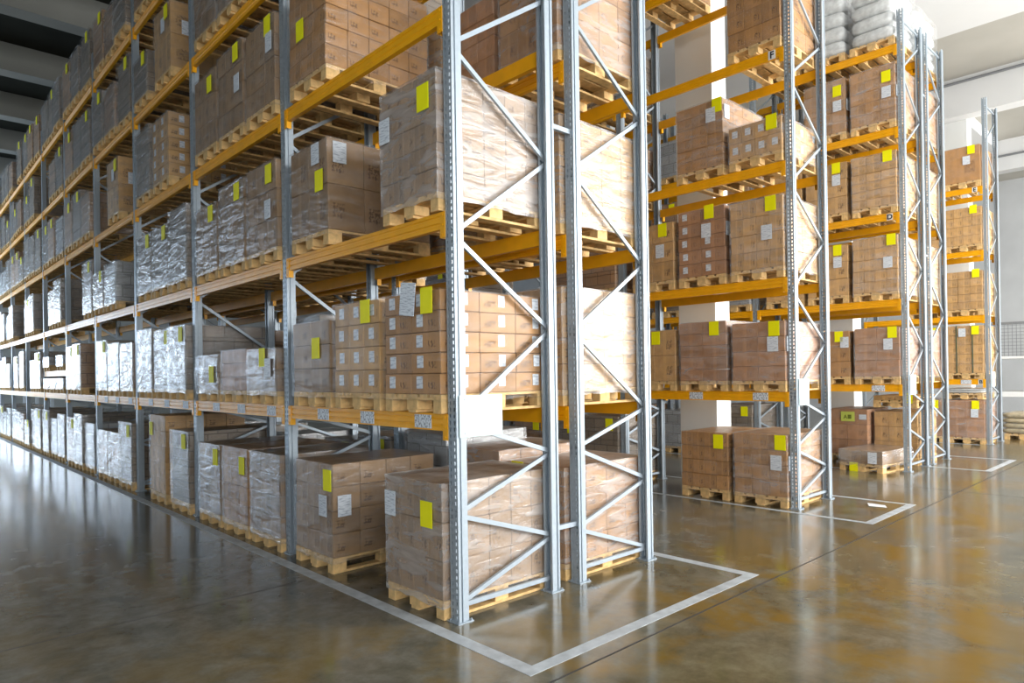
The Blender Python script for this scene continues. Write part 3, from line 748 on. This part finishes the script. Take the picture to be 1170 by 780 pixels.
# floor of the third rack: loads pushed back, a low pallet in front
R7 = make_load(.86, 3, 3, 3, 'tan', 'film_thin', None, None, detail=False); R8 = make_load(.90, 3, 2, 3, 'red', 'film_thin', None, None, detail=False)
place(R7, 3, 0, 0, 0, 'tan cartons behind the low pallet', 1.0, .02); o8 = place(R8, 3, 0, 1, 0, 'reddish cartons with green label', .85, -.0)
gl = part('green_label', MB().box(-.004, -.13, 0, 0, .13, .19).mesh('green_label', M['green_label']), o8, (-.02, -.02, PH+.66))
part('label_print', MB().box(-.006, -.07, .05, -.004, .0, .13).mesh('label_print', simple('green_ink', (.16, .20, .02), .6)), gl)
cu = bpy.data.curves.new('letter', 'FONT'); cu.body = 'A'; cu.size = .11; cu.extrude = .001; cu.offset = .002
to = bpy.data.objects.new('letter_tmp', cu); COL.objects.link(to); bpy.context.view_layer.update()
me = bpy.data.meshes.new_from_object(to); bpy.data.objects.remove(to); me.materials.clear(); me.materials.append(bpy.data.materials['green_ink'])
part('letter', me, gl, (-.007, .08, .05), (PI/2, 0, -PI/2))
part('paper_label', PAP, o8, (-.02, -.30, PH+.70)).scale = (1, .9, .5)
LP = make_load(.24, 1, 2, 3, 'dull', 'film_heavy', None, (-.22, .5), bulge=.02)
lp = place(LP, 3, 0, 0, 0, 'x', -.0, .0)
lp.location = (9.72, .66, 0); lp.rotation_euler = (0, 0, -.10)
part('yellow_label', YEL, lp, (-.012, .12, -.03+.03)).scale = (1, 1, .8)
lp['label'] = 'low pallet with small grey wrapped bundle standing in front of third rack'; lp['group'] = GRP[0]
tb = make_load(.09, 1, 2, 2, 'tan', None, (-.25, .5), None, detail=False)
place(tb, 3, 0, 0, 0, 'x'); tb.location = (11.2, .56, PH+.90+.035); tb['label'] = 'flat carton pallet lying on top of the tan floor load, third rack'
for bay in (1, 2):
    for lev in range(5):
        for s in range(3):
            if (bay + lev*3 + s*2) % 6 == 0: continue
            t_, H, sm, ye = (FT[5], FT[3], FT[5], FT[2])[(bay+lev+s) % 4]
            place(t_, 3, bay, s, lev, AD[sm])
for lev in range(6):
    for s in (0, 1): place((R7, R1, R3, R5, R6, S1)[lev], 4, 0, s, lev, ('tan cartons', 'reddish cartons', 'tan cartons', 'tan cartons', 'brown cartons', 'white wrapped sacks')[lev], 0.02 if lev else 1.22-1.22+.02) if not (lev == 0) else None
# ---- rightmost rack
Q1 = make_load(.90, 2, 2, 3, 'red', 'film_clear', (-.2, .88), (-.18, .66), detail=False)
Q2 = make_load(1.14, 5, 3, 3, 'tan', 'film_thin', (-.22, .90), (.05, .86), None, detail=False)
for yy in (-.16, .17): part('strap', MB().box(-.014, yy-.012, PH, -.010, yy+.012, PH+1.14).box(-.014, yy-.012, PH+1.14, PD+.01, yy+.012, PH+1.153).mesh('strap', M['strap']), Q2)
Q3 = make_load(.92, 5, 3, 3, 'tan', 'film_thin', (-.25, .93), None, detail=False); Q4 = make_load(.90, 4, 4, 3, 'tan', 'film_thin', (-.22, .93), None, detail=False)
Q5 = make_load(.85, 1, 1, 2, 'brown', 'film_thin', (-.2, .88), (-.1, .60), detail=False)
for s in (0, 1):
    place(Q1, 5, 0, s, 0, 'pinkish brown cartons'); place(Q2, 5, 0, s, 1, 'tall cartons with dark green straps')
    place(Q3, 5, 0, s, 2, 'tan cartons'); place(Q4, 5, 0, s, 3, 'tan cartons'); place(Q5, 5, 0, s, 4, 'large brown carton')
sk = sack_load(2, .11, 'sack_white', 21)
place(sk, 5, 0, 0, 0, 'x'); sk.location = (16.1, .56, PH+.90+.022)
sk['label'] = 'small pallet of pale sacks on top of the floor load, rightmost rack'
# ---- goods beyond the rightmost rack
sb = sack_load(4, .52, 'sack', 31, w=.9, film='film_thin'); FIRST.add(sb)
sb.location = (17.75, -.30, 0); tag(sb, 'pallet of stacked yellowish sacks on the floor at the right edge', 'pallet load')
bench = bpy.data.objects.new('shelf_rack', None); COL.objects.link(bench); bench.location = (19.3, -1.6, 0)
tag(bench, 'low white shelf rack with mesh back beyond the rightmost rack', 'shelf')
part('shelf', MB().chamfer(0, 0, 1.02, 1.2, 2.4, 1.16).mesh('shelf', M['white']), bench)
part('shelf', MB().chamfer(0, 0, 2.05, 1.2, 2.4, 2.12).mesh('shelf', M['white']), bench)
for x in (0, 1.14):
    for y in (0, 2.34): part('leg', MB().box(x, y, 0, x+.06, y+.06, 3.1).mesh('leg', M['pipe']), bench)
mb = MB()
for i in range(25): mb.box(1.1, .06+i*.095, 2.12, 1.105, .07+i*.095, 3.05)
for i in range(10): mb.box(1.1, .06, 2.15+i*.095, 1.105, 2.34, 2.16+i*.095)
part('mesh_panel', mb.mesh('mesh_panel', M['pipe']), bench)
part('rail', MB().box(0, .06, 2.98, .05, 2.34, 3.05).mesh('rail', M['pipe']), bench)
gw = make_load(.55, 2, 2, 2, 'tan', None, None, None, detail=False, cartons=False, stackmat='stack_pale', bulge=.01)
part('stretch_wrap', wrap_mesh(.55, 'film_heavy', 77, .01, .01), gw); FIRST.add(gw)
gw.location = (19.33, -.95, 1.163); tag(gw, 'grey-white wrapped block on pallet on the white shelf at right edge', 'pallet load')
bx = make_load(.52, 2, 3, 3, 'brown', None, None, None, detail=False); FIRST.add(bx)
bx.location = (19.2, -.9, 2.123); tag(bx, 'brown cartons on the upper shelf at the right edge', 'pallet load')
dp = MB().chamfer(0, 0, 0, .16, .22, 8.19).mesh('drain_pipe', M['pipe'])
tag(link('drain_pipe', dp, None, (24.1, -1.75, 0)), 'dark vertical duct before the white wall near the right edge', 'pipe')

pp = MB(); pp.v = [(0,0,.003),(.16,.01,.003),(.17,.22,.02),(.01,.21,.008),(0,0,.005),(.16,.01,.005),(.17,.22,.022),(.01,.21,.010)]
pp.f = [(3,2,1,0),(4,5,6,7),(0,1,5,4),(1,2,6,5),(2,3,7,6),(3,0,4,7)]
tag(link('paper_scrap', pp.mesh('paper_scrap', M['white']), None, (6.6, -.78, 0), (0, 0, .4)), 'small white scrap of paper on the floor inside the marked corner', 'paper')
# ------------------------------------------------------------------ camera, world, view
f, cy = 775.2, 424.2
yaw, pitch, roll = math.radians(43.17), math.radians(.2), math.radians(-.86)
fw = Vector((math.sin(yaw)*math.cos(pitch), math.cos(yaw)*math.cos(pitch), math.sin(pitch)))
rt = Vector((math.cos(yaw), -math.sin(yaw), 0)); up = rt.cross(fw)
r2 = rt*math.cos(roll)+up*math.sin(roll); u2 = -rt*math.sin(roll)+up*math.cos(roll)
cd = bpy.data.cameras.new('camera'); cam = bpy.data.objects.new('camera', cd); COL.objects.link(cam)
cd.sensor_width = 36; cd.lens = f/1170*36; cd.shift_y = (cy-390)/1170; cd.clip_end = 200
mtx = Matrix(((r2.x, u2.x, -fw.x, -3.137), (r2.y, u2.y, -fw.y, -3.953), (r2.z, u2.z, -fw.z, 1.846), (0, 0, 0, 1)))
cam.matrix_world = mtx
sc.camera = cam
w = bpy.data.worlds.new('world'); sc.world = w; w.use_nodes = True
bg = w.node_tree.nodes['Background']; bg.inputs['Color'].default_value = (.85, .92, 1, 1); bg.inputs['Strength'].default_value = 2.0
sc.view_settings.view_transform = 'Standard'; sc.view_settings.look = 'None'; sc.view_settings.gamma = 1
sc.view_settings.use_curve_mapping = False
sc.view_settings.exposure = 0.3
sc.cycles.transparent_max_bounces = 12; sc.cycles.max_bounces = 6; sc.cycles.diffuse_bounces = 2; sc.cycles.glossy_bounces = 3
sc.cycles.sample_clamp_indirect = 6
# any template that was never placed is removed
def drop(o):
    for c in CH.get(o, []): drop(c)
    bpy.data.objects.remove(o)
for o in [o for o in COL.objects if o.type == 'EMPTY' and o.parent is None and not o.get('label')]: drop(o)
